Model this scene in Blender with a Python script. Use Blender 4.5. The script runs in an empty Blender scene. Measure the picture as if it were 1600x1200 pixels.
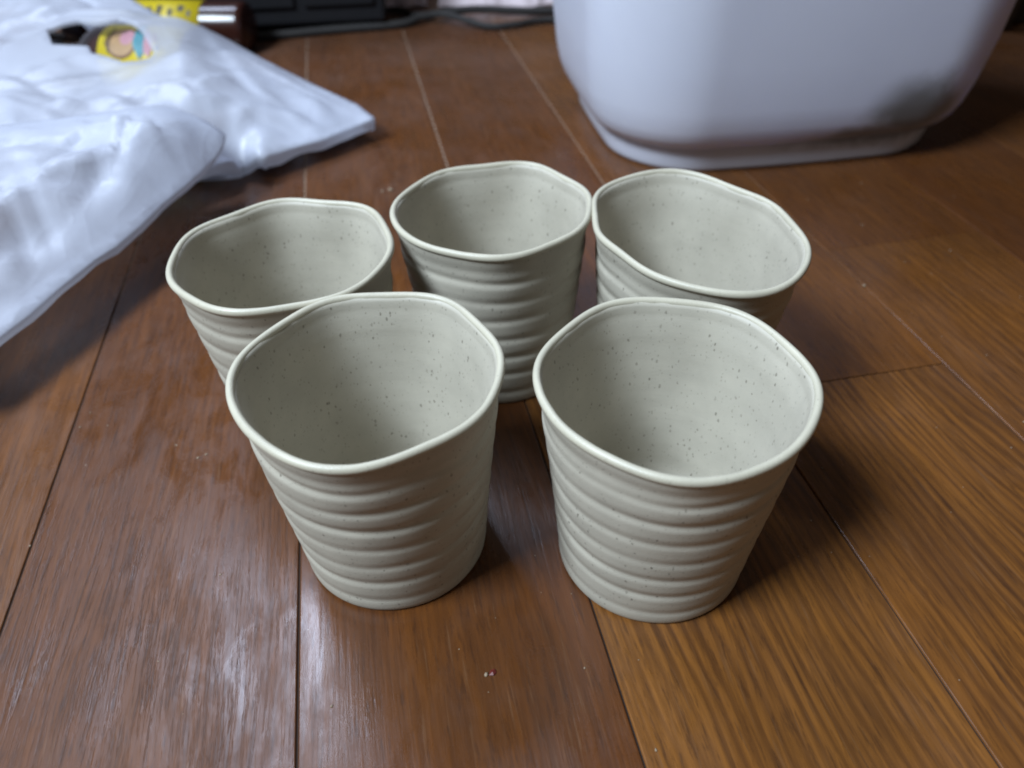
import bpy, bmesh, math, random
import numpy as np
from mathutils import Vector, Matrix, noise
from mathutils.geometry import delaunay_2d_cdt

random.seed(7)
scene = bpy.context.scene
COL = scene.collection

# ---------------------------------------------------------------- camera
cam_d = bpy.data.cameras.new("camera")
cam_d.sensor_width = 36.0
cam_d.lens = 26.4470
cam_d.clip_start = 0.01
cam_d.clip_end = 50
cam = bpy.data.objects.new("camera", cam_d)
COL.objects.link(cam)
cam.matrix_world = (Matrix.Translation((0, 0, 0.24))
                    @ Matrix.Rotation(math.pi / 2 - 0.70244, 4, 'X')
                    @ Matrix.Rotation(-0.02370, 4, 'Z'))
cam_d.dof.use_dof = True
cam_d.dof.focus_distance = 0.262
cam_d.dof.aperture_fstop = 8.5
scene.camera = cam

# ---------------------------------------------------------------- world and lamps
world = bpy.data.worlds.new("World")
scene.world = world
world.use_nodes = True
bg = world.node_tree.nodes["Background"]
bg.inputs[0].default_value = (1.0, 0.86, 0.70, 1)
bg.inputs[1].default_value = 0.085


def area_lamp(name, az, elev, dist, sx, sy, watts, color, target=(0, 0.25, 0.03)):
    """A rectangular lamp or window seen from the target at azimuth az (0 = away, -90 = left)."""
    d = bpy.data.lights.new(name, 'AREA')
    d.shape = 'RECTANGLE'
    d.size, d.size_y = sx, sy
    d.energy = watts
    d.color = color
    o = bpy.data.objects.new(name, d)
    COL.objects.link(o)
    a, e = math.radians(az), math.radians(elev)
    v = Vector((math.sin(a) * math.cos(e), math.cos(a) * math.cos(e), math.sin(e)))
    o.location = Vector(target) + v * dist
    o.rotation_euler = v.to_track_quat('Z', 'Y').to_euler()
    return o


area_lamp("window_light", -121, 52, 1.9, 0.56, 0.56, 72, (0.73, 0.86, 1.0))
area_lamp("ceiling_light", -36, 57, 2.2, 0.80, 0.36, 30, (0.66, 0.77, 1.0))

scene.view_settings.view_transform = 'Standard'
scene.view_settings.look = 'None'
scene.view_settings.exposure = -0.05
scene.view_settings.gamma = 1
scene.cycles.max_bounces = 10
scene.cycles.filter_width = 1.9


# ---------------------------------------------------------------- helpers
def tag(o, label=None, cat=None, group=None, kind=None):
    if label: o['label'] = label
    if cat: o['category'] = cat
    if group: o['group'] = group
    if kind: o['kind'] = kind
    return o


def empty(name, loc, rz=0.0):
    o = bpy.data.objects.new(name, None)
    o.empty_display_size = 0.02
    o.location = loc
    o.rotation_euler.z = rz
    COL.objects.link(o)
    return o


def link_mesh(name, verts, faces, mat, parent=None, smooth=True):
    me = bpy.data.meshes.new(name)
    me.from_pydata([tuple(v) for v in verts], [], faces)
    me.update()
    if smooth:
        me.polygons.foreach_set('use_smooth', [True] * len(me.polygons))
    if mat: me.materials.append(mat)
    o = bpy.data.objects.new(name, me)
    COL.objects.link(o)
    if parent: o.parent = parent
    return o


def link_bm(name, bm, mat, parent=None, smooth=True):
    me = bpy.data.meshes.new(name)
    bm.to_mesh(me); bm.free()
    if smooth:
        me.polygons.foreach_set('use_smooth', [True] * len(me.polygons))
    if mat: me.materials.append(mat)
    o = bpy.data.objects.new(name, me)
    COL.objects.link(o)
    if parent: o.parent = parent
    return o


def grid_faces(nr, nt, flip=False, close=True):
    """Quads between nr stacked rings of nt points."""
    f = []
    for i in range(nr - 1):
        for j in range(nt if close else nt - 1):
            k = (j + 1) % nt
            q = (i * nt + j, i * nt + k, (i + 1) * nt + k, (i + 1) * nt + j)
            f.append(q[::-1] if flip else q)
    return f


def sstep(a, b, x):
    t = min(1.0, max(0.0, (x - a) / (b - a)))
    return t * t * (3 - 2 * t)


class NT:
    """Small wrapper for writing node materials."""
    def __init__(self, name):
        self.m = bpy.data.materials.new(name)
        self.m.use_nodes = True
        self.t = self.m.node_tree
        self.b = self.t.nodes["Principled BSDF"]

    def n(self, typ, **kw):
        nd = self.t.nodes.new(typ)
        for k, val in kw.items():
            setattr(nd, k, val)
        return nd

    def set(self, node, **vals):
        for k, val in vals.items():
            s = node.inputs[k.replace('_', ' ')]
            if isinstance(val, bpy.types.NodeSocket): self.t.links.new(val, s)
            else: s.default_value = val
        return node

    def link(self, a, b): self.t.links.new(a, b)

    def coord(self, kind='Object'): return self.n('ShaderNodeTexCoord').outputs[kind]

    def attr(self, name):
        a = self.n('ShaderNodeAttribute'); a.attribute_type = 'OBJECT'; a.attribute_name = name
        return a.outputs['Fac']

    def mapping(self, vec, scale=(1, 1, 1), loc=(0, 0, 0), rot=(0, 0, 0)):
        m = self.n('ShaderNodeMapping')
        self.link(vec, m.inputs['Vector'])
        m.inputs['Scale'].default_value = scale
        m.inputs['Location'].default_value = loc
        m.inputs['Rotation'].default_value = rot
        return m.outputs[0]

    def noise(self, vec, scale, detail=4, rough=0.55, dist=0.0, fac=True):
        x = self.n('ShaderNodeTexNoise')
        self.link(vec, x.inputs['Vector'])
        x.inputs['Scale'].default_value = scale
        x.inputs['Detail'].default_value = detail
        x.inputs['Roughness'].default_value = rough
        x.inputs['Distortion'].default_value = dist
        return x.outputs['Fac' if fac else 'Color']

    def ramp(self, fac, stops, interp='LINEAR'):
        r = self.n('ShaderNodeValToRGB')
        r.color_ramp.interpolation = interp
        el = r.color_ramp.elements
        while len(el) < len(stops): el.new(0.5)
        for e, (pos, c) in zip(el, stops):
            e.position = pos
            e.color = (c, c, c, 1) if not isinstance(c, tuple) else (*c, 1)
        self.link(fac, r.inputs[0])
        return r.outputs[0]

    def mix(self, fac, a, b, mode='MIX'):
        x = self.n('ShaderNodeMix', data_type='RGBA', blend_type=mode)
        for sock, val in ((x.inputs[0], fac), (x.inputs[6], a), (x.inputs[7], b)):
            if isinstance(val, bpy.types.NodeSocket): self.link(val, sock)
            elif isinstance(val, tuple): sock.default_value = (*val, 1)
            else: sock.default_value = val
        return x.outputs[2]

    def math(self, op, a, b=0.0, c=0.0, clamp=False):
        x = self.n('ShaderNodeMath', operation=op); x.use_clamp = clamp
        for i, val in enumerate((a, b, c)):
            if isinstance(val, bpy.types.NodeSocket): self.link(val, x.inputs[i])
            else: x.inputs[i].default_value = val
        return x.outputs[0]

    def bump(self, height, strength=0.3, dist=0.001, normal=None):
        x = self.n('ShaderNodeBump')
        x.inputs['Strength'].default_value = strength
        x.inputs['Distance'].default_value = dist
        self.link(height, x.inputs['Height'])
        if normal is not None: self.link(normal, x.inputs['Normal'])
        return x.outputs[0]


# ---------------------------------------------------------------- materials
def mat_wood():
    w = NT("lacquered_oak_plank")
    seed, tone, grain, wear = w.attr('seed'), w.attr('tone'), w.attr('grain'), w.attr('wear')
    off = w.n('ShaderNodeCombineXYZ')
    w.link(w.math('MULTIPLY', seed, 0.37), off.inputs[0])
    w.link(w.math('MULTIPLY', seed, 1.91), off.inputs[1])
    w.link(seed, off.inputs[2])
    add = w.n('ShaderNodeVectorMath', operation='ADD')
    w.link(w.coord(), add.inputs[0]); w.link(off.outputs[0], add.inputs[1])
    P = add.outputs[0]
    # slow wander of the grain lines
    wob = w.noise(w.mapping(P, (14, 3.0, 1)), 1.0, 2, 0.5)
    sep = w.n('ShaderNodeSeparateXYZ'); w.link(P, sep.inputs[0])
    x2 = w.math('ADD', sep.outputs[0], w.math('MULTIPLY', w.math('SUBTRACT', wob, 0.5), 0.030))
    cmb = w.n('ShaderNodeCombineXYZ')
    w.link(x2, cmb.inputs[0]); w.link(sep.outputs[1], cmb.inputs[1]); w.link(sep.outputs[2], cmb.inputs[2])
    G = cmb.outputs[0]
    base = w.noise(w.mapping(G, (22, 2.2, 1)), 1.0, 3, 0.55)
    fibre = w.noise(w.mapping(G, (460, 24, 1)), 1.0, 5, 0.68)
    gr = w.math('ADD', x2, w.math('MULTIPLY', sep.outputs[1], 0.055))
    wander = w.noise(w.mapping(G, (45, 5, 1), (1, 6, 0)), 1.0, 4, 0.62, 0.3)
    ph = w.math('ADD', w.math('MULTIPLY', gr, 1350.0), w.math('MULTIPLY', wander, 17.0))
    ring = w.math('ADD', w.math('MULTIPLY', w.math('SINE', ph), 0.30), 0.5)
    band = w.math('ADD', w.math('MULTIPLY', ring, 0.42), w.math('MULTIPLY', w.noise(w.mapping(G, (330, 9, 1)), 1.0, 4, 0.65, 0.5), 0.58))
    dash = w.noise(w.mapping(G, (700, 75, 1), (7, 3, 0)), 1.0, 4, 0.7)
    pore = w.noise(w.mapping(G, (900, 36, 1)), 1.0, 3, 0.6)
    dark = w.mix(base, (0.057, 0.0145, 0.0028), (0.114, 0.0355, 0.0062))
    light = w.mix(base, (0.160, 0.058, 0.0105), (0.278, 0.112, 0.0215))
    c = w.mix(tone, dark, light)
    bandf = w.ramp(band, [(0.36, 1.0), (0.56, 0.0)])
    c = w.mix(w.math('MULTIPLY', bandf, w.math('MULTIPLY', w.math('MULTIPLY', grain, w.ramp(w.noise(w.mapping(P, (19, 6, 1), (3, 3, 0)), 1.0, 3, 0.6), [(0.3, 0.35), (0.65, 1.0)])), 0.66)), c, (0.055, 0.020, 0.0065))
    c = w.mix(w.math('MULTIPLY', w.ramp(fibre, [(0.36, 1.0), (0.62, 0.0)]), 0.42), c, (0.030, 0.011, 0.005))
    c = w.mix(w.math('MULTIPLY', w.ramp(dash, [(0.54, 0.0), (0.66, 1.0)]), 0.45), c, (0.022, 0.009, 0.005))
    mott = w.noise(w.mapping(G, (34, 9, 1), (2, 8, 0)), 1.0, 5, 0.65)
    c = w.mix(w.math('MULTIPLY', w.ramp(mott, [(0.5, 0.0), (0.75, 1.0)]), 0.45), c, (0.045, 0.019, 0.010))
    c = w.mix(w.math('MULTIPLY', w.ramp(pore, [(0.60, 0.0), (0.72, 1.0)]), 0.30), c, (0.16, 0.085, 0.042))
    # worn lacquer: greyer, rougher, scratched open
    W = w.coord()
    geo = w.n('ShaderNodeNewGeometry').outputs['Position']
    patch = w.noise(w.mapping(geo, (9, 6, 1)), 1.0, 4, 0.6, 0.6)
    wearf = w.math('MULTIPLY', w.ramp(patch, [(0.42, 0.0), (0.66, 1.0)]), wear)
    scr = w.ramp(w.noise(w.mapping(G, (520, 24, 1), (3, 1, 0)), 1.0, 4, 0.7), [(0.50, 0.0), (0.60, 1.0)])
    c = w.mix(w.math('MULTIPLY', w.math('MULTIPLY', scr, wearf), 0.55), c, (0.018, 0.010, 0.008))
    # thin dust film, thicker away from the walked part
    sp = w.n('ShaderNodeSeparateXYZ'); w.link(geo, sp.inputs[0])
    far = w.ramp(sp.outputs[1], [(0.45, 0.0), (1.0, 1.0)])
    dustn = w.noise(w.mapping(geo, (7, 11, 1), (4, 2, 0)), 1.0, 5, 0.6)
    dustf = w.math('MULTIPLY', w.math('ADD', w.math('MULTIPLY', far, 0.24), 0.03), w.ramp(dustn, [(0.35, 0.15), (0.7, 1.0)]))
    c = w.mix(dustf, c, (0.16, 0.13, 0.12))
    speck = w.n('ShaderNodeTexVoronoi'); speck.inputs['Scale'].default_value = 95
    w.link(geo, speck.inputs['Vector'])
    sc = w.n('ShaderNodeSeparateColor'); w.link(speck.outputs['Color'], sc.inputs[0])
    thr = w.math('MULTIPLY', w.ramp(sc.outputs[0], [(0.72, 0.0), (1.0, 1.0)]), 0.05)
    spk = w.math('LESS_THAN', speck.outputs['Distance'], thr)
    c = w.mix(w.math('MULTIPLY', spk, 0.55), c, (0.36, 0.29, 0.22))
    w.link(c, w.b.inputs['Base Color'])
    r = w.math('ADD', w.math('MULTIPLY', w.ramp(patch, [(0.42, 0.0), (0.60, 1.0)]), 0.16), 0.09)
    brk = w.noise(w.mapping(G, (60, 26, 1), (9, 1, 0)), 1.0, 5, 0.7, 0.5)
    r = w.math('ADD', r, w.math('MULTIPLY', w.ramp(brk, [(0.36, 0.0), (0.64, 1.0)]), 0.22))
    r = w.math('ADD', r, w.math('MULTIPLY', fibre, 0.10))
    r = w.math('ADD', r, w.math('MULTIPLY', dustf, 0.5), clamp=True)
    w.link(r, w.b.inputs['Roughness'])
    w.b.inputs['Specular IOR Level'].default_value = 0.38
    h = w.math('ADD', w.math('MULTIPLY', fibre, 0.5), w.math('MULTIPLY', band, w.math('MULTIPLY', grain, 0.8)))
    h = w.math('SUBTRACT', h, w.math('MULTIPLY', scr, w.math('MULTIPLY', wearf, 0.8)))
    n1 = w.bump(h, 0.30, 0.0006)
    wav = w.noise(w.mapping(G, (26, 7, 1)), 1.0, 2, 0.5)
    w.link(w.bump(wav, 0.35, 0.0016, n1), w.b.inputs['Normal'])
    return w.m


def mat_subfloor():
    w = NT("joint_dust")
    geo = w.n('ShaderNodeNewGeometry').outputs['Position']
    sp = w.n('ShaderNodeSeparateXYZ'); w.link(geo, sp.inputs[0])
    n = w.noise(geo, 45, 4, 0.6)
    f = w.ramp(w.math('ADD', sp.outputs[1], w.math('MULTIPLY', w.math('SUBTRACT', n, .5), 0.25)), [(0.34, 0.0), (0.46, 1.0)])
    w.link(w.mix(f, (0.020, 0.010, 0.006), (0.36, 0.27, 0.20)), w.b.inputs['Base Color'])
    w.b.inputs['Roughness'].default_value = 0.95
    return w.m


def mat_stoneware(name, base, rough, spec_amount=1.0):
    w = NT(name)
    P = w.coord()
    seed = w.n('ShaderNodeObjectInfo').outputs['Random']
    off = w.n('ShaderNodeVectorMath', operation='ADD')
    cm = w.n('ShaderNodeCombineXYZ')
    w.link(w.math('MULTIPLY', seed, 3.1), cm.inputs[0]); w.link(w.math('MULTIPLY', seed, 7.7), cm.inputs[1])
    w.link(P, off.inputs[0]); w.link(cm.outputs[0], off.inputs[1])
    P = off.outputs[0]
    n = w.noise(P, 60, 5, 0.6)
    b2 = tuple(x * 0.86 for x in base)
    c = w.mix(w.ramp(n, [(0.3, 0.0), (0.7, 1.0)]), base, b2)

    def specks(scale, lo, size, loc, warp):
        v = w.n('ShaderNodeTexVoronoi')
        wn = w.n('ShaderNodeTexNoise'); w.link(P, wn.inputs['Vector']); wn.inputs['Scale'].default_value = 900
        va = w.n('ShaderNodeVectorMath', operation='MULTIPLY_ADD')
        w.link(wn.outputs['Color'], va.inputs[0]); va.inputs[1].default_value = (warp,) * 3
        w.link(w.mapping(P, (1, 1, 0.62), loc), va.inputs[2])
        w.link(va.outputs[0], v.inputs['Vector'])
        v.inputs['Scale'].default_value = scale
        s = w.n('ShaderNodeSeparateColor'); w.link(v.outputs['Color'], s.inputs[0])
        thr = w.math('MULTIPLY', w.ramp(s.outputs[0], [(lo, 0.0), (1.0, 1.0)]), size)
        d = w.math('SUBTRACT', thr, v.outputs['Distance'])
        return w.math('MULTIPLY', w.math('MULTIPLY', d, 14.0, clamp=True), w.math('ADD', w.math('MULTIPLY', s.outputs[1], 0.7), 0.3))
    s1 = specks(300, 0.30, 0.17, (0, 0, 0), 0.0012)
    s2 = specks(520, 0.25, 0.28, (1, 2, 3), 0.0008)
    s3 = specks(900, 0.3, 0.32, (5, 2, 3), 0.0005)
    f = w.math('MAXIMUM', w.math('MULTIPLY', s1, 0.62), w.math('MULTIPLY', s2, 0.62))
    f = w.math('MAXIMUM', f, w.math('MULTIPLY', s3, 0.35))
    c = w.mix(w.math('MULTIPLY', f, spec_amount), c, (0.045, 0.035, 0.022))
    w.link(c, w.b.inputs['Base Color'])
    w.b.inputs['Roughness'].default_value = rough
    w.b.inputs['Specular IOR Level'].default_value = 0.45
    hz = w.noise(w.mapping(P, (30, 30, 900)), 1.0, 3, 0.6)
    fine = w.noise(P, 1600, 3, 0.6)
    h = w.math('ADD', w.math('MULTIPLY', hz, 0.5), w.math('MULTIPLY', fine, 0.9))
    w.link(w.bump(h, 0.22, 0.0004), w.b.inputs['Normal'])
    return w.m


def mat_bag():
    w = NT("white_polythene_film")
    P = w.coord()
    n = w.noise(P, 26, 5, 0.6, 0.5)
    c = w.mix(n, (0.59, 0.615, 0.70), (0.53, 0.555, 0.645))
    w.link(c, w.b.inputs['Base Color'])
    w.b.inputs['Roughness'].default_value = 0.38
    w.b.inputs['Specular IOR Level'].default_value = 0.5
    def crease(scale, rot, seed):
        q = w.noise(w.mapping(P, scale, (seed, seed * 1.7, 0), (0, 0, rot)), 1.0, 2, 0.5, 0.8)
        return w.ramp(w.math('ABSOLUTE', w.math('SUBTRACT', q, 0.5)), [(0.0, 1.0), (0.05, 0.25), (0.16, 0.0)])
    h = w.math('ADD', crease((34, 11, 20), 0.45, 1.3), w.math('MULTIPLY', crease((22, 60, 20), -0.25, 4.1), 0.5))
    h = w.math('ADD', h, w.math('MULTIPLY', w.noise(w.mapping(P, (90, 40, 40), (0, 0, 0), (0, 0, 0.5)), 1.0, 4, 0.55, 1.0), 0.5))
    w.link(w.bump(h, 0.07, 0.0016), w.b.inputs['Normal'])
    # thin film: part of the light goes through
    tr = w.n('ShaderNodeBsdfTranslucent'); tr.inputs[0].default_value = (0.80, 0.82, 0.88, 1)
    mx = w.n('ShaderNodeMixShader'); mx.inputs[0].default_value = 0.30
    w.link(w.b.outputs[0], mx.inputs[1]); w.link(tr.outputs[0], mx.inputs[2])
    tp = w.n('ShaderNodeBsdfTransparent')
    m2 = w.n('ShaderNodeMixShader'); w.link(w.math('ADD', w.math('MULTIPLY', w.ramp(w.noise(w.mapping(P, (13, 10, 9), (2.2, 0, 0)), 1.0, 3, 0.5, 0.6), [(0.52, 0.0), (0.66, 1.0)]), 0.26), 0.07), m2.inputs[0])
    w.link(mx.outputs[0], m2.inputs[1]); w.link(tp.outputs[0], m2.inputs[2])
    w.link(m2.outputs[0], w.t.nodes['Material Output'].inputs[0])
    return w.m


def mat_tub():
    w = NT("white_polypropylene")
    P = w.coord()
    n = w.noise(P, 18, 5, 0.6)
    c = w.mix(n, (0.59, 0.61, 0.695), (0.54, 0.56, 0.65))
    # darker olive-grey patches low on the right of the front
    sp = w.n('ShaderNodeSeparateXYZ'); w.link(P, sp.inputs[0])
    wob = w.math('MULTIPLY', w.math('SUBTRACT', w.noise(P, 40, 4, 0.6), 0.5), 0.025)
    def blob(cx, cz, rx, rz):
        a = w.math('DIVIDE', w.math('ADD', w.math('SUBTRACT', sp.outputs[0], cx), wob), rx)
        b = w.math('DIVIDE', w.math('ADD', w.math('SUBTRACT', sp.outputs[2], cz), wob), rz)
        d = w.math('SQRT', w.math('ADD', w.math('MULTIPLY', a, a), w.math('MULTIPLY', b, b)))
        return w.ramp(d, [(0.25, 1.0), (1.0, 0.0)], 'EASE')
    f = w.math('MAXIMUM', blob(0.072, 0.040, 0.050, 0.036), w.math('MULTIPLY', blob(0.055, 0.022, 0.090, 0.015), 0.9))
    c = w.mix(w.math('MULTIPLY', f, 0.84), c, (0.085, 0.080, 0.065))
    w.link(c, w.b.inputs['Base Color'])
    scuff = w.ramp(w.noise(w.mapping(P, (60, 60, 420), (0, 0, 0), (0.3, 0.2, 0.1)), 1.0, 4, 0.7), [(0.55, 0.0), (0.75, 1.0)])
    w.link(w.math('ADD', w.math('MULTIPLY', scuff, 0.2), 0.30), w.b.inputs['Roughness'])
    w.b.inputs['Subsurface Weight'].default_value = 0.25
    w.b.inputs['Subsurface Radius'].default_value = (0.01, 0.01, 0.012)
    w.b.inputs['Subsurface Scale'].default_value = 1.0
    w.link(w.bump(w.noise(P, 300, 4, 0.6), 0.08, 0.0006), w.b.inputs['Normal'])
    return w.m


def mat_plain(name, color, rough=0.5, var=0.15, scale=60, bump=0.1, metal=0.0, spec=0.5):
    w = NT(name)
    P = w.coord()
    n = w.noise(P, scale, 4, 0.6)
    w.link(w.mix(n, color, tuple(x * (1 - var * 2) for x in color)), w.b.inputs['Base Color'])
    w.b.inputs['Roughness'].default_value = rough
    w.b.inputs['Metallic'].default_value = metal
    w.b.inputs['Specular IOR Level'].default_value = spec
    w.link(w.bump(n, bump, 0.001), w.b.inputs['Normal'])
    return w.m


M_WOOD = mat_wood()
M_SUB = mat_subfloor()
M_CLAY = mat_stoneware("speckled_stoneware", (0.446, 0.412, 0.336), 0.54)
M_LIP = mat_stoneware("glazed_stoneware_lip", (0.49, 0.455, 0.355), 0.42, 0.35)
M_BAG = mat_bag()
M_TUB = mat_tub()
M_GLASS = mat_plain("dark_brown_bottle", (0.035, 0.011, 0.008), 0.22, 0.1, 20, 0.02)
M_LABEL = mat_plain("yellow_paper_label", (0.55, 0.42, 0.012), 0.45, 0.08, 40, 0.05)
M_CAP = mat_plain("black_bottle_cap", (0.012, 0.013, 0.022), 0.3)
M_INK = mat_plain("dark_label_ink", (0.06, 0.05, 0.03), 0.5)
M_TAN = mat_plain("tan_label_print", (0.42, 0.25, 0.11), 0.5, 0.2, 150)
M_RING = mat_plain("brown_label_print", (0.15, 0.06, 0.02), 0.5)
M_PINKP = mat_plain("pink_label_print", (0.48, 0.24, 0.28), 0.5, 0.2, 200)
M_TEAL = mat_plain("teal_label_print", (0.07, 0.25, 0.30), 0.5, 0.2, 200)
M_RED = mat_plain("red_label_print", (0.45, 0.07, 0.04), 0.5)
M_BLACK = mat_plain("black_plastic", (0.008, 0.008, 0.010), 0.65, spec=0.25)
M_CABLE = mat_plain("dusty_black_rubber", (0.022, 0.019, 0.018), 0.75, 0.3, 90)
M_CLOTH = mat_plain("pinkish_white_cloth", (0.62, 0.52, 0.54), 0.85, 0.12, 400, 0.3)
M_DARKWOOD = mat_plain("dark_stained_wood", (0.030, 0.016, 0.009), 0.5, 0.3, 30)
M_CRUMB = mat_plain("pale_crumb", (0.33, 0.25, 0.17), 0.9, 0.2, 800)
M_FLAKE = mat_plain("red_flake", (0.13, 0.014, 0.010), 0.5, 0.2, 800)

# ---------------------------------------------------------------- floor
YAW = 0.18653
PW = 0.10552           # plank pitch
U0 = -0.1549           # joint left of the plank under the front left cup
cu, su = math.cos(YAW), math.sin(YAW)


def uv_world(u, v): return (u * cu - v * su, u * su + v * cu)


bm = bmesh.new()
bmesh.ops.create_grid(bm, x_segments=2, y_segments=2, size=2.4)
floor = link_bm("floor", bm, M_SUB, None, False)
floor.location = (0, 0.6, -0.0007)
tag(floor, kind='structure')


def plank_mesh(L):
    """One board: flat top, eased long edges and ends, slightly cupped."""
    g, bv = 0.00030, 0.0005
    xs = [-PW / 2 + g, -PW / 2 + g + bv * .45, -PW / 2 + g + bv, -PW / 4, 0, PW / 4, PW / 2 - g - bv, PW / 2 - g - bv * .45, PW / 2 - g]
    zs = [-.0006, -.00016, 0, .00006, .0001, .00006, 0, -.00016, -.0006]
    ys = [-L / 2 + .00008, -L / 2 + .0004, L / 2 - .0004, L / 2 - .00008]
    dz = [-.0002, 0, 0, -.0002]
    V, F = [], []
    for y, d in zip(ys, dz):
        for x, z in zip(xs, zs): V.append((x, y, z + d))
    n = len(xs)
    for i in range(len(ys) - 1):
        for j in range(n - 1):
            F.append((i * n + j, i * n + j + 1, (i + 1) * n + j + 1, (i + 1) * n + j))
    ring_l = [i * n for i in range(len(ys))]; ring_r = [i * n + n - 1 for i in range(len(ys))]
    base = len(V)
    for i in ring_l: V.append((V[i][0], V[i][1], -.010))
    for i in ring_r: V.append((V[i][0], V[i][1], -.010))
    k = len(ys)
    for i in range(k - 1):
        F.append((ring_l[i], ring_l[i + 1], base + i + 1, base + i))
        F.append((ring_r[i + 1], ring_r[i], base + k + i, base + k + i + 1))
    return V, F


# row index -> (joints along v), tone, grain, wear per plank in that row
special = {
    (-1, 0): (0.30, 0.45, 0.5), (-1, 1): (0.22, 0.4, 0.3),
    (0, 0): (0.14, 0.30, 1.0),
    (1, 0): (0.12, 0.28, 0.35),
    (2, 0): (0.80, 1.0, 0.1), (2, 1): (0.10, 0.3, 0.2),
    (3, 0): (0.62, 1.0, 0.1), (3, 1): (0.34, 0.45, 0.1),
    (4, 0): (0.48, 0.8, 0.1), (4, 1): (0.22, 0.5, 0.1),
}
joints = {-1: [-.75, .62, 1.9], 0: [-.5, 1.02, 2.1], 1: [-.7, 1.05, 2.2], 2: [-.6, .322, 1.25, 2.2],
          3: [-.65, .2465, 1.16, 2.1], 4: [-.55, .36, 1.3, 2.2]}
rng = random.Random(11)
plank_cache = {}
for row in range(-11, 13):
    js = joints.get(row)
    if js is None:
        s = rng.uniform(-0.9, -0.3)
        js = [s, s + 0.91, s + 1.82, s + 2.73]
    for i in range(len(js) - 1):
        a, b = js[i], js[i + 1]
        L = round(b - a, 4)
        if L not in plank_cache:
            V, F = plank_mesh(L)
            o = link_mesh("floor_plank", V, F, M_WOOD, floor, False)
            plank_cache[L] = o.data
        else:
            o = bpy.data.objects.new("floor_plank", plank_cache[L]); COL.objects.link(o); o.parent = floor
        x, y = uv_world(U0 + PW * (row + 0.5), (a + b) / 2)
        o.location = (x - floor.location.x, y - floor.location.y, 0.0007 + rng.uniform(-.00012, .00012))
        o.rotation_euler.z = YAW
        t = special.get((row, i), (rng.uniform(.1, .5), rng.uniform(.3, .7), rng.uniform(.1, .4)))
        o['tone'], o['grain'], o['wear'] = [float(q) for q in t]
        o['seed'] = float(rng.uniform(0, 20))

# ---------------------------------------------------------------- cups
CUP_H = 0.08728
CUPS = {"FL": {"c": [-0.04684, 0.1914], "co": [0.04487, -7e-06, 1.5e-05, -0.00033, 3.8e-05, -8.6e-05, 0.000104, 0.000363, -0.000289, -0.000274, -0.000503, 0.000295, 8.4e-05, 2.8e-05, 0.000446, -3.9e-05, 0.000101]},
        "FR": {"c": [0.05201, 0.1833], "co": [0.044937, 0.0, 1.1e-05, -0.0003, 8.2e-05, -0.0001, 0.000103, 0.000357, 5.9e-05, -0.00033, -0.000311, 0.000158, -0.000307, 0.000258, 0.000128, 5e-05, -5.3e-05]},
        "BL": {"c": [-0.09137, 0.26911], "co": [0.045098, 3.4e-05, 3.5e-05, 0.000153, 4e-05, -0.000139, -0.000155, -0.000225, -0.00027, -0.000612, -2.2e-05, 3e-06, -0.000382, 0.000732, 0.000136, -5.9e-05, 9.2e-05]},
        "BM": {"c": [-0.00651, 0.30323], "co": [0.044375, -1.4e-05, 4e-05, -0.000133, 0.000578, -0.000495, -1.2e-05, 0.000248, -0.000179, 0.000409, -0.000479, 0.000244, 0.000321, -0.000393, 0.000493, -0.000115, 6e-05]},
        "BR": {"c": [0.07806, 0.2813], "co": [0.04698, -2.4e-05, -2.6e-05, -0.005165, -0.004129, -3.1e-05, -0.000176, 0.000536, 0.000752, 6.3e-05, 0.000389, -0.000312, 0.000165, -0.000437, -0.000438, 6.3e-05, 0.000117]}}
NTH = 168


def rim_radius(co, th, lo=True, hi=True):
    r = co[0] if lo else 0.0
    for k in range(1, (len(co) - 1) // 2 + 1):
        if (k <= 2 and not lo) or (k > 2 and not hi): continue
        r += co[2 * k - 1] * math.cos(k * th) + co[2 * k] * math.sin(k * th)
    return r


GROOVES = [0.0722, 0.0618, 0.0510, 0.0400, 0.0294, 0.0190, 0.0075]


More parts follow.
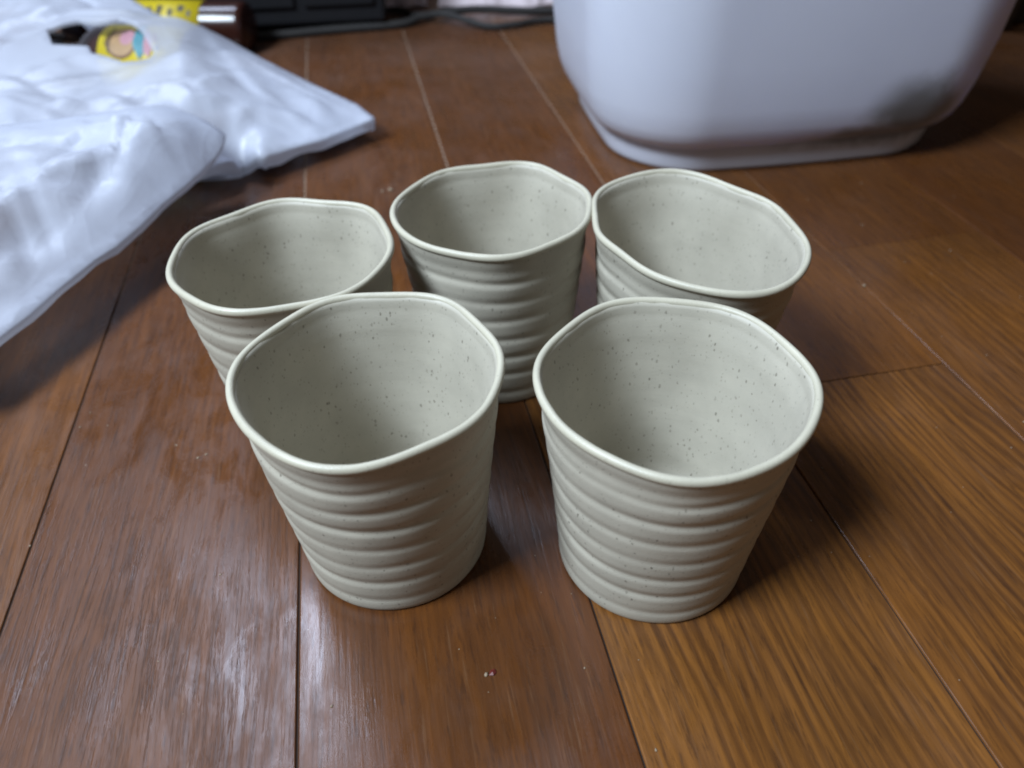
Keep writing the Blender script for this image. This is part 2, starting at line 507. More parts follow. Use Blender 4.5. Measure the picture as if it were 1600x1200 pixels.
def make_cup(key, label, seed):
    co = CUPS[key]['co']
    cx, cy = CUPS[key]['c']
    root = empty("cup", (cx, cy, 0.0001))
    tag(root, label, "cup", "five speckled ribbed stoneware cups on the floor")
    RB = 0.0350
    lipr = 0.00122
    ths = [2 * math.pi * j / NTH for j in range(NTH)]
    lo = [rim_radius(co, t, True, False) for t in ths]
    hi = [rim_radius(co, t, False, True) for t in ths]

    def wall(j, z):
        """outer wall radius before the throwing rings"""
        t = z / CUP_H
        k = 0.55 * t + 0.45 * t ** 1.25
        low = RB + (lo[j] - RB) * k
        return low + hi[j] * sstep(0.52, 1.0, t) - lipr * 0.55 * t

    def ring_off(j, z):
        th = ths[j]
        o = 0.0
        for gi, zg in enumerate(GROOVES):
            zz = z - zg - 0.0007 * noise.noise((math.cos(th) * 1.3, math.sin(th) * 1.3, gi * 3.7 + seed))
            amp = 0.00100 * (0.72 + 0.75 * noise.noise((math.cos(th) * .9 + 4, math.sin(th) * .9, gi * 1.9 + seed * 2)))
            if gi == 0: amp *= 1.25
            if gi == 6: amp *= 0.6
            s = 0.0017 if zz < 0 else 0.0024
            o -= amp * math.exp(-(zz / s) ** 2)
        # hollow neck under the lip
        o -= 0.0007 * math.exp(-((z - 0.0775) / 0.0032) ** 2)
        return o + 0.00008 * noise.noise((math.cos(th) * 2, math.sin(th) * 2, z * 120 + seed))

    V = []
    # outer wall from the foot up
    zs = [0.0, 0.0006, 0.0016] + [0.0030 + (CUP_H - 0.0030 - 0.0016) * i / 118 for i in range(119)]
    nring = 0
    for z in [0.0006]:
        for j in range(NTH):
            r = RB - 0.004
            V.append((r * math.cos(ths[j]), r * math.sin(ths[j]), z))
        nring += 1
    for z in zs:
        ins = 0.0012 if z == 0 else 0.0005 if z < 0.001 else 0.0001 if z < .002 else 0
        for j in range(NTH):
            r = wall(j, z) + ring_off(j, z) - ins
            V.append((r * math.cos(ths[j]), r * math.sin(ths[j]), z))
        nring += 1
    # over the top (hidden under the lip) and down the inside
    TH = 0.0024
    inner = [(CUP_H - 0.0012, TH * 0.70), (CUP_H - 0.0030, TH * 0.86), (CUP_H - 0.0052, TH * 0.90), (CUP_H - 0.0062, TH * 0.90),
             (CUP_H - 0.0072, TH * 1.00), (CUP_H - 0.0095, TH * 1.10)]
    inner += [(z, TH * 1.25) for z in np.linspace(CUP_H - 0.013, 0.016, 40)]
    for z, th_ in inner:
        for j in range(NTH):
            r = wall(j, z) - th_ + 0.00002 * math.sin(z * 900 + seed) - 0.0002
            V.append((r * math.cos(ths[j]), r * math.sin(ths[j]), z))
        nring += 1
    for q in range(1, 7):   # rounded inside corner to the floor of the cup
        a = q / 6 * math.pi / 2
        z = 0.016 - 0.010 * math.sin(a)
        for j in range(NTH):
            r = wall(j, 0.016) - TH * 1.25 - 0.0002 - 0.010 * (1 - math.cos(a))
            V.append((r * math.cos(ths[j]), r * math.sin(ths[j]), z))
        nring += 1
    F = grid_faces(nring, NTH)
    V.append((0, 0, 0.0006)); V.append((0, 0, 0.0058))
    c0, c1 = len(V) - 2, len(V) - 1
    last = (nring - 1) * NTH
    for j in range(NTH):
        k = (j + 1) % NTH
        F.append((k, j, c0)); F.append((last + j, last + k, c1))
    link_mesh("body", V, F, M_CLAY, root)
    # the rolled lip, a little proud of the wall
    V = []
    NS = 18
    for j in range(NTH):
        th = ths[j]
        R = lo[j] + hi[j]
        wob = 1 + 0.10 * noise.noise((math.cos(th) * 2.2, math.sin(th) * 2.2, seed * 5.1)) + 0.05 * noise.noise((math.cos(th) * 7, math.sin(th) * 7, seed * 9.1))
        for q in range(NS):
            a = 2 * math.pi * q / NS
            rr = R - lipr * wob + lipr * wob * math.cos(a) + 0.0002 * (1 - math.cos(a)) * -1
            z = CUP_H - 0.0016 + 0.0016 * wob * math.sin(a)
            V.append((rr * math.cos(th), rr * math.sin(th), z))
    F = []
    for j in range(NTH):
        k = (j + 1) % NTH
        for q in range(NS):
            p = (q + 1) % NS
            F.append((j * NS + q, k * NS + q, k * NS + p, j * NS + p))
    link_mesh("rim", V, F, M_LIP, root)
    return root


make_cup('FL', "front left cup, speckled beige stoneware with ribbed wall, hiding part of the cup behind it", 1.0)
make_cup('FR', "front right cup, ribbed speckled beige stoneware, standing alone nearest the bare orange planks", 2.0)
make_cup('BL', "ribbed beige cup behind the front left cup, nearest to the white plastic bag", 3.0)
make_cup('BM', "middle cup of the back row, farthest from the camera, touching the oval cup at right", 4.0)
make_cup('BR', "beige cup with the most stretched oval rim, in front of the white plastic tub", 5.0)

# ---------------------------------------------------------------- white tub
def rounded_rect(a, b, rc, bulge, n=200):
    """Outline of a rectangle with round corners whose long sides bow out by bulge."""
    P = []
    corners = [(a - rc, b - rc, 0), (-(a - rc), b - rc, 90), (-(a - rc), -(b - rc), 180), (a - rc, -(b - rc), 270)]
    for x, y, s in corners:
        for i in range(25):
            t = math.radians(s + 90 * i / 24)
            P.append((x + rc * math.cos(t), y + rc * math.sin(t)))
    P.append(P[0])
    D = [0.0]
    for p, q in zip(P[:-1], P[1:]): D.append(D[-1] + math.hypot(q[0] - p[0], q[1] - p[1]))
    out, k = [], 0
    for i in range(n):
        s = D[-1] * i / n
        while D[k + 1] < s: k += 1
        f = (s - D[k]) / max(1e-9, D[k + 1] - D[k])
        x = P[k][0] + (P[k + 1][0] - P[k][0]) * f; y = P[k][1] + (P[k + 1][1] - P[k][1]) * f
        y += math.copysign(bulge * max(0, 1 - (x / a) ** 2), y)
        x += math.copysign(bulge * .6 * max(0, 1 - (y / b) ** 2), x)
        out.append((x, y))
    return out


tub = empty("plastic_tub", (0.1990, 0.631, 0.0002), 0.14)
tag(tub, "large white plastic tub with rounded corners and darker lower right edge behind the cups", "tub")


def tub_rings(prof, n=200):
    V = []
    for z, o, rc in prof:
        for x, y in rounded_rect(0.1255 + o, 0.100 + o, rc - 0.012, 0.007, n): V.append((x, y, z))
    return V


foot = [(0.003, -0.012, .060), (0.0, -0.004, .066), (0.0008, -0.0012, .067), (0.003, 0.0, .068), (0.010, 0.0010, .068), (0.0175, 0.0016, .068), (0.0190, 0.0010, .068), (0.0195, -0.004, .066)]
V = tub_rings(foot); F = grid_faces(len(foot), 200)
F.append(tuple(range(199, -1, -1)))
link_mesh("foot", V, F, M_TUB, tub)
body = [(0.0192, -0.002, .066), (0.0193, 0.0032, .068), (0.0205, 0.0062, .070), (0.0235, 0.0098, .072), (0.028, 0.0130, .074), (0.036, 0.0162, .076), (0.050, 0.0192, .078),
        (0.080, 0.0228, .080), (0.120, 0.0254, .082), (0.170, 0.0290, .084), (0.215, 0.0313, .085), (0.222, 0.0320, .085), (0.2225, 0.038, .086), (0.2245, 0.041, .086),
        (0.2275, 0.041, .086), (0.2290, 0.038, .086), (0.2285, 0.032, .086), (0.226, 0.029, .085), (0.17, 0.0253, .084), (0.12, 0.0213, .082), (0.05, 0.0153, .076), (0.03, 0.008, .07), (0.0225, -0.004, .066)]
V = tub_rings(body); F = grid_faces(len(body), 200)
F.append(tuple((len(body) - 1) * 200 + i for i in range(200)))
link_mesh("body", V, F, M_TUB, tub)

# ---------------------------------------------------------------- carrier bag
BODY_EDGE = [[-0.103, 0.5871, 0.02], [-0.1197, 0.6118, 0.022], [-0.1382, 0.6264, 0.025], [-0.1557, 0.6372, 0.029], [-0.1822, 0.6557, 0.035], [-0.2092, 0.6739, 0.042], [-0.2414, 0.6995, 0.05], [-0.2678, 0.7185, 0.056], [-0.2859, 0.7248, 0.059], [-0.3043, 0.7273, 0.063], [-0.3232, 0.7447, 0.066], [-0.3452, 0.77, 0.068], [-0.3762, 0.7979, 0.07], [-0.4084, 0.8162, 0.07], [-0.4779, 0.8442, 0.07], [-0.5595, 0.8524, 0.07], [-0.5686, 0.7732, 0.06], [-0.4191, 0.5423, 0.06], [-0.3464, 0.4418, 0.055], [-0.3039, 0.4256, 0.045], [-0.2714, 0.4344, 0.04], [-0.2424, 0.4542, 0.032], [-0.2258, 0.4747, 0.026], [-0.2087, 0.4967, 0.022], [-0.1928, 0.5107, 0.021], [-0.1927, 0.5225, 0.01], [-0.1854, 0.5219, 0.013], [-0.1748, 0.5187, 0.019], [-0.1597, 0.5335, 0.019], [-0.1374, 0.5523, 0.018], [-0.1189, 0.5737, 0.018]]
BODY_IN = [[-0.1463, 0.5955, 0.025], [-0.179, 0.5948, 0.036], [-0.1715, 0.5527, 0.027], [-0.2136, 0.6051, 0.048], [-0.2042, 0.5457, 0.04], [-0.1819, 0.5261, 0.026], [-0.2243, 0.5449, 0.05], [-0.2443, 0.5744, 0.061], [-0.2336, 0.5902, 0.058], [-0.2624, 0.5647, 0.06], [-0.2821, 0.5576, 0.056], [-0.3465, 0.6974, 0.073], [-0.3972, 0.7019, 0.074], [-0.348, 0.5593, 0.066], [-0.3031, 0.5211, 0.056], [-0.3235, 0.478, 0.06], [-0.2525, 0.4923, 0.044], [-0.2179, 0.509, 0.034], [-0.3262, 0.6996, 0.071], [-0.262, 0.678, 0.068]]
HOLE = [[-0.3698, 0.6549], [-0.3599, 0.6664], [-0.35, 0.6756], [-0.335, 0.6717], [-0.3242, 0.6732], [-0.3174, 0.679], [-0.3035, 0.6643], [-0.2905, 0.6475], [-0.2766, 0.6244], [-0.2676, 0.6085], [-0.2682, 0.5964], [-0.2762, 0.5916], [-0.2849, 0.589], [-0.2963, 0.5949], [-0.3048, 0.599], [-0.3122, 0.6003], [-0.3188, 0.6121], [-0.3309, 0.6128], [-0.3475, 0.6153], [-0.3573, 0.6331]]
FLAP_EDGE = [[-0.2465, 0.4891, 0.066], [-0.2335, 0.4994, 0.064], [-0.2196, 0.5048, 0.06], [-0.2054, 0.5023, 0.055], [-0.1949, 0.5004, 0.049], [-0.1902, 0.5005, 0.044], [-0.1897, 0.4894, 0.041], [-0.192, 0.4769, 0.038], [-0.1952, 0.4626, 0.037], [-0.2004, 0.4417, 0.036], [-0.2076, 0.4173, 0.035], [-0.2118, 0.394, 0.034], [-0.2181, 0.3712, 0.033], [-0.224, 0.3578, 0.033], [-0.2324, 0.3307, 0.032], [-0.2375, 0.3094, 0.031], [-0.2439, 0.293, 0.03], [-0.2539, 0.2618, 0.03], [-0.2765, 0.2523, 0.035], [-0.3207, 0.3067, 0.05], [-0.3618, 0.3925, 0.066], [-0.3537, 0.4544, 0.07], [-0.3118, 0.462, 0.068], [-0.278, 0.4741, 0.067]]
FLAP_IN = [[-0.2222, 0.4603, 0.0625], [-0.2039, 0.4679, 0.052], [-0.2441, 0.4337, 0.06], [-0.279, 0.3907, 0.061], [-0.2892, 0.3593, 0.062], [-0.2444, 0.3839, 0.052], [-0.261, 0.3432, 0.048], [-0.2663, 0.3001, 0.042], [-0.224, 0.4237, 0.052], [-0.258, 0.381, 0.05], [-0.2814, 0.4219, 0.066]]


def rbf(C):
    C = np.array(C); n = len(C)
    d = np.hypot(C[:, None, 0] - C[None, :, 0], C[:, None, 1] - C[None, :, 1])
    K = np.where(d > 0, d ** 2 * np.log(d + 1e-9), 0) + np.eye(n) * 1e-5
    P = np.c_[np.ones(n), C[:, :2]]
    s = np.linalg.solve(np.block([[K, P], [P.T, np.zeros((3, 3))]]), np.r_[C[:, 2], 0, 0, 0])

    def f(x, y):
        d = np.hypot(x - C[:, 0], y - C[:, 1])
        return float(np.where(d > 0, d ** 2 * np.log(d + 1e-9), 0) @ s[:n] + s[n] + s[n + 1] * x + s[n + 2] * y)
    return f


def resample(P, step, closed=True):
    P = [np.array(p[:2], float) for p in P]
    out = []
    m = len(P)
    for i in range(m if closed else m - 1):
        a, b = P[i], P[(i + 1) % m]
        k = max(1, int(round(np.linalg.norm(b - a) / step)))
        for t in range(k): out.append(a + (b - a) * t / k)
    return out


def seg_dist(p, poly):
    A = np.array(poly); B = np.roll(A, -1, axis=0); AB = B - A
    t = np.clip(((p - A) * AB).sum(1) / np.maximum(1e-12, (AB * AB).sum(1)), 0, 1)
    return float(np.sqrt((((p - A) - AB * t[:, None]) ** 2).sum(1)).min())


def inside(p, poly):
    c = False
    m = len(poly)
    for i in range(m):
        a, b = poly[i], poly[(i + 1) % m]
        if (a[1] > p[1]) != (b[1] > p[1]) and p[0] < (b[0] - a[0]) * (p[1] - a[1]) / (b[1] - a[1]) + a[0]: c = not c
    return c


def crumple(x, y, seed, amp):
    """Creased film: folded ridges at three sizes."""
    p = Vector((x * 1.0 + seed, y * 0.8, seed * 2.3))
    q = p + 0.05 * noise.noise_vector(p * 7)
    z = 0
    for sc, am in ((9, 1.0), (19, 0.6), (43, 0.30)):
        r = Matrix.Rotation(sc * .37, 3, 'Z') @ q
        z += am * (0.5 - abs(noise.noise(Vector((r.x * sc, r.y * sc * 0.55, sc + seed)))) * 1.7)
    return amp * z


def crease_set(edge, seed, count):
    """Random straight creases over the sheet: (x, y, dx, dy, length, height, width, tilt)."""
    r = random.Random(seed * 31)
    xs = [p[0] for p in edge]; ys = [p[1] for p in edge]
    out = []
    for k in range(count):
        a = r.gauss(0.9, 0.9)
        if seed == 3 and k % 5 == 0:      # tight crinkles where the film is gathered near the corner fold
            out.append((-.180 + r.gauss(0, .022), .545 + r.gauss(0, .020), math.cos(a * 2), math.sin(a * 2), r.uniform(.008, .025), r.uniform(.0012, .0028), r.uniform(.004, .007), r.uniform(.3, 1.0)))
            continue
        out.append((r.uniform(min(xs), max(xs)), r.uniform(min(ys), max(ys)), math.cos(a), math.sin(a), r.uniform(.02, .09),
                    r.choice((-1, 1, 1)) * r.uniform(.0016, .0048), r.uniform(.0045, .011), r.uniform(.25, 1.0)))
    return out


def creases(x, y, cs):
    """Sharp tent-shaped crinkles, steep on one side, dying out along their length."""
    z = 0.0
    for cx, cy, dx, dy, L, h, w_, sk in cs:
        t = ((x - cx) * dx + (y - cy) * dy) / L
        if abs(t) > 1: continue
        d = (x - cx) * dy - (y - cy) * dx
        d = d / (w_ * sk) if d < 0 else d / (w_ * 2.2)
        if abs(d) < 1: z += h * (1 - abs(d)) * (1 - t * t)
    return z


def folds(x, y, lines):
    """Long soft folds: each line (x0, y0, x1, y1, height, width) is a ridge that dies away at both ends."""
    z = 0.0
    for x0, y0, x1, y1, hh, wd in lines:
        dx, dy = x1 - x0, y1 - y0
        L = math.hypot(dx, dy)
        t = ((x - x0) * dx + (y - y0) * dy) / (L * L)
        d = ((x - x0) * dy - (y - y0) * dx) / L + 0.004 * noise.noise(Vector((x * 30, y * 30, hh * 900)))
        w_ = wd * (0.6 if d > 0 else 1.4)
        z += hh * math.exp(-(d / w_) ** 2) * sstep(-0.15, 0.3, t) * (1 - sstep(0.7, 1.15, t))
    return z


def film(name, edge, ctrl, seed, amp, step, parent, hole=None, skirt=None, lines=()):
    dense = []
    for i in range(len(edge)):
        a, b = np.array(edge[i]), np.array(edge[(i + 1) % len(edge)])
        k = max(1, int(np.hypot(*(b - a)[:2]) / 0.009))
        dense += [list(a + (b - a) * s / k) for s in range(k)]
    f = rbf(dense + ctrl)
    cs = crease_set(edge, seed, 120)
    E = resample(edge, step)
    poly = [np.array(e[:2], float) for e in edge]
    Hh = resample([(*h, 0) for h in hole], step) if hole else []
    hp = [np.array(h, float) for h in hole] if hole else None
    pts = [Vector(p) for p in E] + [Vector(p) for p in Hh]
    ne, nh = len(E), len(Hh)
    edges = [(i, (i + 1) % ne) for i in range(ne)] + [(ne + i, ne + (i + 1) % nh) for i in range(nh)]
    r = random.Random(seed)
    xs = [p[0] for p in poly]; ys = [p[1] for p in poly]
    y = min(ys); i = 0
    while y < max(ys):
        x = min(xs) + (step / 2 if i % 2 else 0)
        while x < max(xs):
            p = np.array((x + r.uniform(-.2, .2) * step, y + r.uniform(-.2, .2) * step))
            if inside(p, poly) and seg_dist(p, poly) > step * .55 and not (hp and (inside(p, hp) or seg_dist(p, hp) < step * .55)):
                pts.append(Vector(p))
            x += step
        y += step * .87; i += 1
    vo, eo, fo, *_ = delaunay_2d_cdt(pts, edges, [], 1, 1e-6)
    F = []
    for t in fo:
        c = np.mean([np.array(vo[k]) for k in t], axis=0)
        if hp and inside(c, hp): continue
        F.append(tuple(t))
    V = []
    for p in vo:
        q = np.array(p)
        d = seg_dist(q, poly)
        a = sstep(0, 0.035, d)
        if hp: a *= 0.25 + 0.75 * sstep(0, 0.03, seg_dist(q, hp))
        z = f(p.x, p.y) + (crumple(p.x, p.y, seed, amp) * 0.18 + creases(p.x, p.y, cs) + folds(p.x, p.y, lines)) * a
        V.append([p.x, p.y, max(z, 0.004)])
    # orientation up
    G = []
    for t in F:
        a, b, c = (Vector(V[k]) for k in t[:3])
        G.append(t if (b - a).cross(c - a).z > 0 else t[::-1])
    F = G
    if skirt:
        # roll the outline down and under; skirt = [(drop, inset), ...]
        cnt = {}
        for t in F:
            for k in range(len(t)):
                e = (t[k], t[(k + 1) % len(t)])
                cnt[e] = 1
        bd = {a: b for (a, b) in cnt if (b, a) not in cnt}
        seen = set()
        loops = []
        cur = prev = None
        for s0 in list(bd):
            if s0 in seen: continue
            lp = [s0]; seen.add(s0); k = bd[s0]
            while k != s0 and k in bd and k not in seen:
                lp.append(k); seen.add(k); k = bd[k]
            loops.append(lp)
        big = max(loops, key=len)
        for lp, drop, inset in [(q, *s) for q in loops for s in (skirt if q is big else [(0.0006, -0.0005), (0.0035, -0.0004)])]:
            if lp is not cur:
                cur = prev = lp
            m = len(lp)
            new = []
            for i, k in enumerate(lp):
                a, b = Vector(V[lp[i - 1]]), Vector(V[lp[(i + 1) % m]])
                t = (b - a); t.z = 0
                nrm = Vector((-t.y, t.x, 0)).normalized()
                vx = V[k]
                w = 1 + 0.5 * noise.noise(Vector((vx[0] * 40, vx[1] * 40, seed)))
                V.append([vx[0] + nrm.x * inset, vx[1] + nrm.y * inset, max(0.0012, vx[2] - drop * w)])
                new.append(len(V) - 1)
            for i in range(m):
                j = (i + 1) % m
                F.append((prev[j], prev[i], new[i], new[j]))
            prev = new
    return link_mesh(name, V, F, M_BAG, parent)


bag = empty("carrier_bag", (0, 0, 0))
tag(bag, "crumpled white plastic carrier bag lying on the floor over bottles, with a torn open hole", "plastic bag")
film("bag_panel", BODY_EDGE, BODY_IN, 3, 0.0020, 0.0040, bag, HOLE, [(0.0012, -0.0002), (0.0085, 0.0012), (0.0095, 0.010), (0.012, 0.05)], [[-0.1081, 0.5492, -0.2114, 0.6642, 0.003, 0.01], [-0.1199, 0.5605, -0.1897, 0.5714, 0.003, 0.008], [-0.2202, 0.5212, -0.2841, 0.5376, 0.004, 0.01], [-0.2462, 0.5364, -0.2743, 0.5513, -0.004, 0.01], [-0.1998, 0.512, -0.1881, 0.5648, 0.004, 0.007], [-0.2117, 0.5297, -0.1697, 0.5272, -0.003, 0.006], [-0.3899, 0.6853, -0.3628, 0.7237, 0.006, 0.008], [-0.3843, 0.6303, -0.3643, 0.6642, -0.005, 0.008], [-0.2852, 0.5154, -0.3498, 0.5319, 0.004, 0.012], [-0.2508, 0.6836, -0.1746, 0.5679, 0.003, 0.01], [-0.3654, 0.5683, -0.3098, 0.5372, -0.004, 0.01]])
film("bag_handle_flap", FLAP_EDGE, FLAP_IN, 8, 0.0016, 0.0036, bag, None, [(0.0012, -0.0006), (0.0045, 0.0004), (0.0060, 0.0060), (0.0045, 0.020)], [[-0.2563, 0.2874, -0.2178, 0.3687, -0.0045, 0.0045], [-0.2708, 0.3522, -0.2286, 0.4518, 0.005, 0.012], [-0.236, 0.3202, -0.2101, 0.4363, 0.0035, 0.01], [-0.2609, 0.3131, -0.2372, 0.3703, -0.003, 0.008], [-0.2422, 0.4889, -0.1851, 0.4259, 0.003, 0.007]])

# ---------------------------------------------------------------- bottles
def lathe(prof, n=48):
    """Profile (x along the axis, radius) turned about the X axis."""
    V = []
    for x, r in prof:
        for j in range(n):
            a = 2 * math.pi * j / n
            V.append((x, r * math.cos(a), r * math.sin(a)))
    return V, grid_faces(len(prof), n, True)


def cyl_patch(poly, R):
    """A flat printed shape wrapped on a cylinder of radius R about X; poly of (x, arc length)."""
    bm = bmesh.new()
    vs = [bm.verts.new((x, -R * math.sin(s / R), R * math.cos(s / R))) for x, s in poly]
    cx = sum(p[0] for p in poly) / len(poly); cs = sum(p[1] for p in poly) / len(poly)
    c = bm.verts.new((cx, -R * math.sin(cs / R), R * math.cos(cs / R)))
    for i in range(len(vs)): bm.faces.new((vs[i], vs[(i + 1) % len(vs)], c))
    bmesh.ops.subdivide_edges(bm, edges=bm.edges[:], cuts=3, use_grid_fill=True)
    for v in bm.verts:
        k = R / max(1e-6, math.hypot(v.co.y, v.co.z)); v.co.y *= k; v.co.z *= k
    return bm


def disc(cx, cs, rx, rs, n=28): return [(cx + rx * math.cos(2 * math.pi * i / n), cs + rs * math.sin(2 * math.pi * i / n)) for i in range(n)]


def make_bottle(loc, rz, label, R=0.0310, ln=0.062):
    root = empty("sauce_bottle", loc, rz)
    tag(root, label, "bottle", "dark brown bottles with yellow labels")
    prof = [(ln, 0.0), (ln, R * .8), (ln - .002, R * .96), (ln - .006, R), (-0.030, R), (-0.036, R * .985), (-0.046, R * .84), (-0.056, R * .60), (-0.066, R * .47), (-0.088, R * .43), (-0.088, 0)]
    V, F = lathe(prof)
    link_mesh("bottle_body", V, F, M_GLASS, root)
    prof = [(-0.084, R * .455), (-0.0842, R * .52), (-0.106, R * .50), (-0.1075, R * .45), (-0.1078, 0)]
    V, F = lathe(prof)
    link_mesh("cap", V, F, M_CAP, root)
    prof = [(min(.052, ln - .01), R + .0001), (min(.052, ln - .01), R + .0004), (-0.024, R + .0004), (-0.024, R + .0001)]
    V, F = lathe(prof, 64)
    lab = link_mesh("label_band", V, F, M_LABEL, root)
    return root, lab, R


b1, lab1, R1 = make_bottle((-0.315, 0.692, 0.0325), -0.22, "dark brown bottle with yellow picture label showing through the hole in the white bag")
S = 0.020
for k, (poly, m, nm) in enumerate([
    (disc(-0.002, S + .001, .0150, .0150), M_RING, "emblem_ring"),
    (disc(-0.002, S + .001, .0128, .0128), M_TAN, "emblem_disc"),
    (disc(0.002, S - .003, .0065, .0075), M_PINKP, "emblem_spot"),
    ([(0.006, S - .020), (0.012, S - .022), (0.017, S - .006), (0.021, S + .010), (0.016, S + .016), (0.009, S + .004)], M_TEAL, "teal_print"),
    ([(0.016, S - .016), (0.022, S - .008), (0.028, S + .006), (0.025, S + .014), (0.020, S + .010)], M_PINKP, "pink_print"),
    ([(0.024, S - .010), (0.027, S - .008), (0.031, S + .000), (0.028, S + .001)], M_RED, "red_print"),
    (disc(0.032, S + .006, .0026, .0024, 12), M_INK, "ink_spot"),
    ([(-0.006, S - .026), (0.004, S - .028), (0.012, S - .023), (0.008, S - .020), (-0.002, S - .022)], M_INK, "ink_print"),
    ([(-0.014, S - .014), (-0.0128, S - .014), (-0.0128, S + .012), (-0.014, S + .012)], M_INK, "ink_print"),
    ([(-0.0175, S - .010), (-0.0168, S - .010), (-0.0168, S + .006), (-0.0175, S + .006)], M_INK, "ink_print"),
]):
    link_bm(nm, cyl_patch(poly, R1 + .0006 + k * .0001), m, lab1)

b2, lab2, R2 = make_bottle((-0.356, 0.846, 0.0245), -0.12, "second brown bottle with yellow label half hidden beyond the bag edge", 0.0243, 0.095)
for k, (a, b_, c_, d_) in enumerate([(0.008, .010, .006, .012), (0.020, .014, .005, .010), (0.030, .010, .007, .009), (-.002, .012, .005, .012), (0.040, .016, .004, .008)]):
    link_bm("ink_mark", cyl_patch([(a, b_), (a + c_, b_ + .002), (a + c_ * .7, b_ + d_), (a - c_ * .2, b_ + d_ * .8)], R2 + .0006), M_INK, lab2)

# ---------------------------------------------------------------- far clutter
def tube(name, pts, r, mat, n=12, sub=10):
    P = [Vector(p) for p in pts]
    Q = []
    for i in range(len(P) - 1):
        p0, p1, p2, p3 = P[max(0, i - 1)], P[i], P[i + 1], P[min(len(P) - 1, i + 2)]
        for s in range(sub):
            t = s / sub
            Q.append(0.5 * ((2 * p1) + (-p0 + p2) * t + (2 * p0 - 5 * p1 + 4 * p2 - p3) * t * t + (-p0 + 3 * p1 - 3 * p2 + p3) * t ** 3))
    Q.append(P[-1])
    V = []
    for i, q in enumerate(Q):
        d = (Q[min(i + 1, len(Q) - 1)] - Q[max(i - 1, 0)]).normalized()
        s = d.cross(Vector((0, 0, 1))).normalized(); u = s.cross(d)
        for j in range(n):
            a = 2 * math.pi * j / n
            V.append(q + (s * math.cos(a) + u * math.sin(a)) * r)
    F = grid_faces(len(Q), n)
    F.append(tuple(range(n - 1, -1, -1))); F.append(tuple((len(Q) - 1) * n + j for j in range(n)))
    return link_mesh(name, V, F, mat)


c1 = tube("cable", [(-.52, .90, .005), (-.40, .87, .005), (-.272, .872, .005), (-.195, .890, .005), (-.117, .908, .005), (-.089, .925, .008), (-.034, .942, .010), (.05, .948, .005), (.2, .97, .005), (.45, 1.0, .005)], .0045, M_CABLE)
tag(c1, "black cable nearer the cups, running along the floor behind the bag to the tub", "cable", "black cables on the floor at the back")
c2 = tube("cable", [(-.45, 1.0, .005), (-.294, .974, .005), (-.142, .970, .005), (-.101, .943, .005), (-.063, .913, .012), (-.019, .892, .005), (.012, .895, .005), (.06, .912, .005), (.2, .90, .005)], .0035, M_CABLE)
tag(c2, "thinner black cable that dips forward in a bend just left of the tub", "cable", "black cables on the floor at the back")


def box_bm(bm, x0, x1, y0, y1, z0, z1, bev=.003):
    r = bmesh.ops.create_cube(bm, size=1.0)
    for v in r['verts']:
        v.co = ((x0 + x1) / 2 + v.co.x * (x1 - x0), (y0 + y1) / 2 + v.co.y * (y1 - y0), (z0 + z1) / 2 + v.co.z * (z1 - z0))
    es = list({e for v in r['verts'] for e in v.link_edges})
    bmesh.ops.bevel(bm, geom=es, offset=bev, segments=2, affect='EDGES', profile=.6)


def part_box(name, mat, parent, *a, bev=.003):
    bm = bmesh.new(); box_bm(bm, *a, bev=bev)
    return link_bm(name, bm, mat, parent, False)


box = empty("black_box", (-0.255, 0.985, 0), 0.10)
tag(box, "black plastic appliance box standing in the dark behind the white bag", "box")
part_box("housing", M_BLACK, box, -.15, .115, -.10, .10, .012, .26)
part_box("front_panel", M_BLACK, box, -.135, .02, -.104, -.1, .03, .24, bev=.0015)
part_box("side_panel", M_BLACK, box, .03, .105, -.104, -.1, .03, .24, bev=.0015)
for sx in (-.12, .085):
    for sy in (-.08, .08):
        part_box("foot", M_CABLE, box, sx - .012, sx + .012, sy - .012, sy + .012, 0.0003, .0118, bev=.002)

cab = empty("wooden_cabinet", (0.74, 1.02, 0), -0.12)
tag(cab, "dark brown wooden cabinet corner at the right edge behind the white tub", "cabinet")
part_box("side", M_DARKWOOD, cab, -.20, -.18, -.20, .20, .0003, .5)
part_box("front_board", M_DARKWOOD, cab, -.178, .25, -.19, -.172, .04, .5)
part_box("plinth", M_DARKWOOD, cab, -.178, .25, -.17, -.155, .0003, .038)


def cloth(loc, sx, sy, hgt, seed, label, rz=0):
    n, m = 60, 36
    V = []
    for i in range(m):
        for j in range(n):
            u, v = j / (n - 1) * 2 - 1, i / (m - 1) * 2 - 1
            ed = max(0, 1 - max(abs(u) ** 4, abs(v) ** 4))
            px = Vector((u * 2.1 + seed, v * 1.3, seed))
            x = u * sx * (1 + .12 * noise.noise(px + Vector((9, 0, 0))))
            y = v * sy * (1 + .22 * noise.noise(px + Vector((0, 9, 0))))
            z = .002 + hgt * ed ** .5 * (0.55 + .6 * abs(noise.noise(px * 1.7)) + .25 * noise.noise(px * 4))
            V.append((x, y, max(.001, z)))
    F = []
    for i in range(m - 1):
        for j in range(n - 1):
            F.append((i * n + j, i * n + j + 1, (i + 1) * n + j + 1, (i + 1) * n + j))
    o = link_mesh("folded_cloth", V, F, M_CLOTH)
    o.location = loc; o.rotation_euler.z = rz
    tag(o, label, "cloth", "pale cloths at the back")
    return o


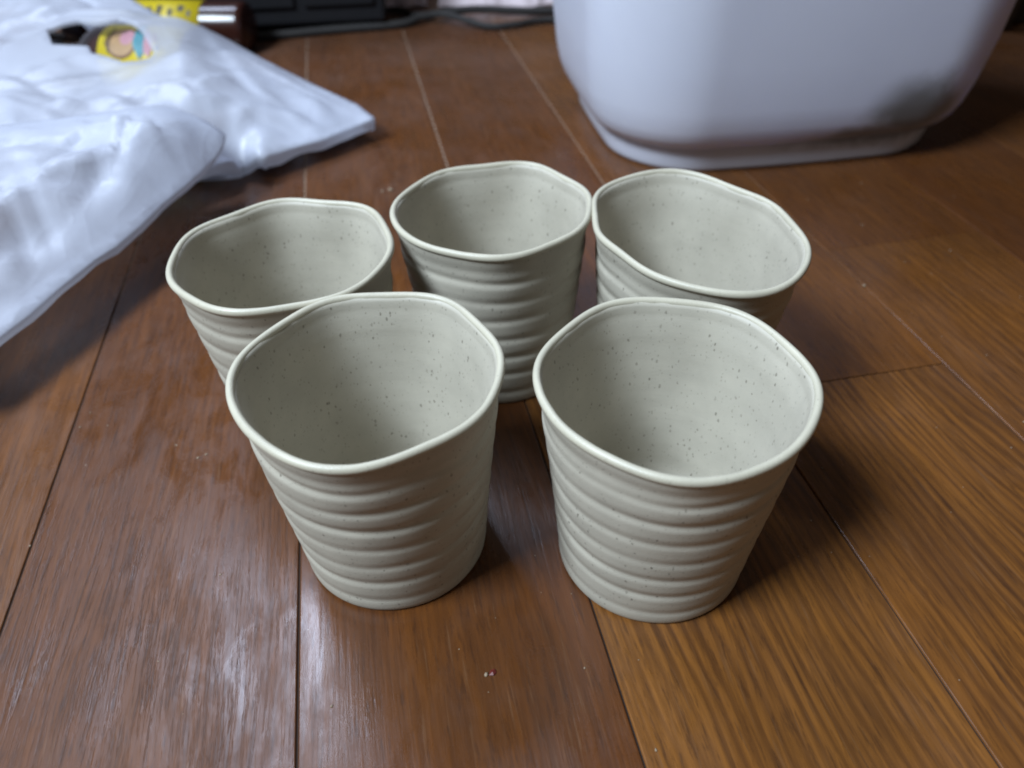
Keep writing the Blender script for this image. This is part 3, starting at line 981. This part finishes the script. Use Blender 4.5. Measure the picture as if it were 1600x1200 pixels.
cloth((-.133, 1.045, 0), .040, .05, .03, 2.0, "smaller pale pinkish cloth on the floor next to the black box")
cloth((-.005, 1.045, 0), .072, .06, .03, 6.0, "wider pale pinkish cloth on the floor behind the cables beside the tub")

# ---------------------------------------------------------------- crumbs and dust bits
def bit(bm, x, y, s, rr):
    r = bmesh.ops.create_icosphere(bm, subdivisions=1, radius=s)
    ax = rr.uniform(.6, 1.7); a = rr.uniform(0, 6.28)
    for v in r['verts']:
        p = v.co * rr.uniform(.75, 1.25)
        p.x *= ax; p.z *= .6
        v.co = (x + p.x * math.cos(a) - p.y * math.sin(a), y + p.x * math.sin(a) + p.y * math.cos(a), max(.0001, p.z + s * .5))


rr = random.Random(5)
bm = bmesh.new()
for x, y, s in [(-.011, .1311, .0007), (-.0835, .5001, .0017), (-.0888, .4984, .0011), (-.1409, .2373, .0007), (-.138, .2395, .0006), (.2035, .3632, .0010), (.2287, .434, .0007), (.0422, .1047, .0006), (.27, .40, .0005)]:
    bit(bm, x, y, s, rr)
for _ in range(170):
    bit(bm, rr.uniform(-.3, .3), rr.uniform(.09, .6), rr.choice((.0002, .00025, .0003, .0004)), rr)
crumbs = link_bm("crumbs", bm, M_CRUMB)
tag(crumbs, "scattered pale crumbs and dust specks on the brown floor", "crumbs", kind='stuff')
bm = bmesh.new()
V = [(-.0016, -.0010, .0004), (.0004, -.0014, .0012), (.0017, .0002, .0006), (.0008, .0015, .0014), (-.0010, .0012, .0005), (0, 0, .0017)]
vs = [bm.verts.new(p) for p in V]
for i in range(5): bm.faces.new((vs[i], vs[(i + 1) % 5], vs[5]))
vb = [bm.verts.new((p[0] * .9, p[1] * .9, .0001)) for p in V[:5]]
for i in range(5): bm.faces.new((vs[(i + 1) % 5], vs[i], vb[i], vb[(i + 1) % 5]))
fl = link_bm("red_flake", bm, M_FLAKE, None, False)
fl.location = (-.0089, .1317, 0); fl.scale = (.8, .8, .6)
tag(fl, "tiny dark red flake beside a pale crumb on the planks between the two front cups", "flake")
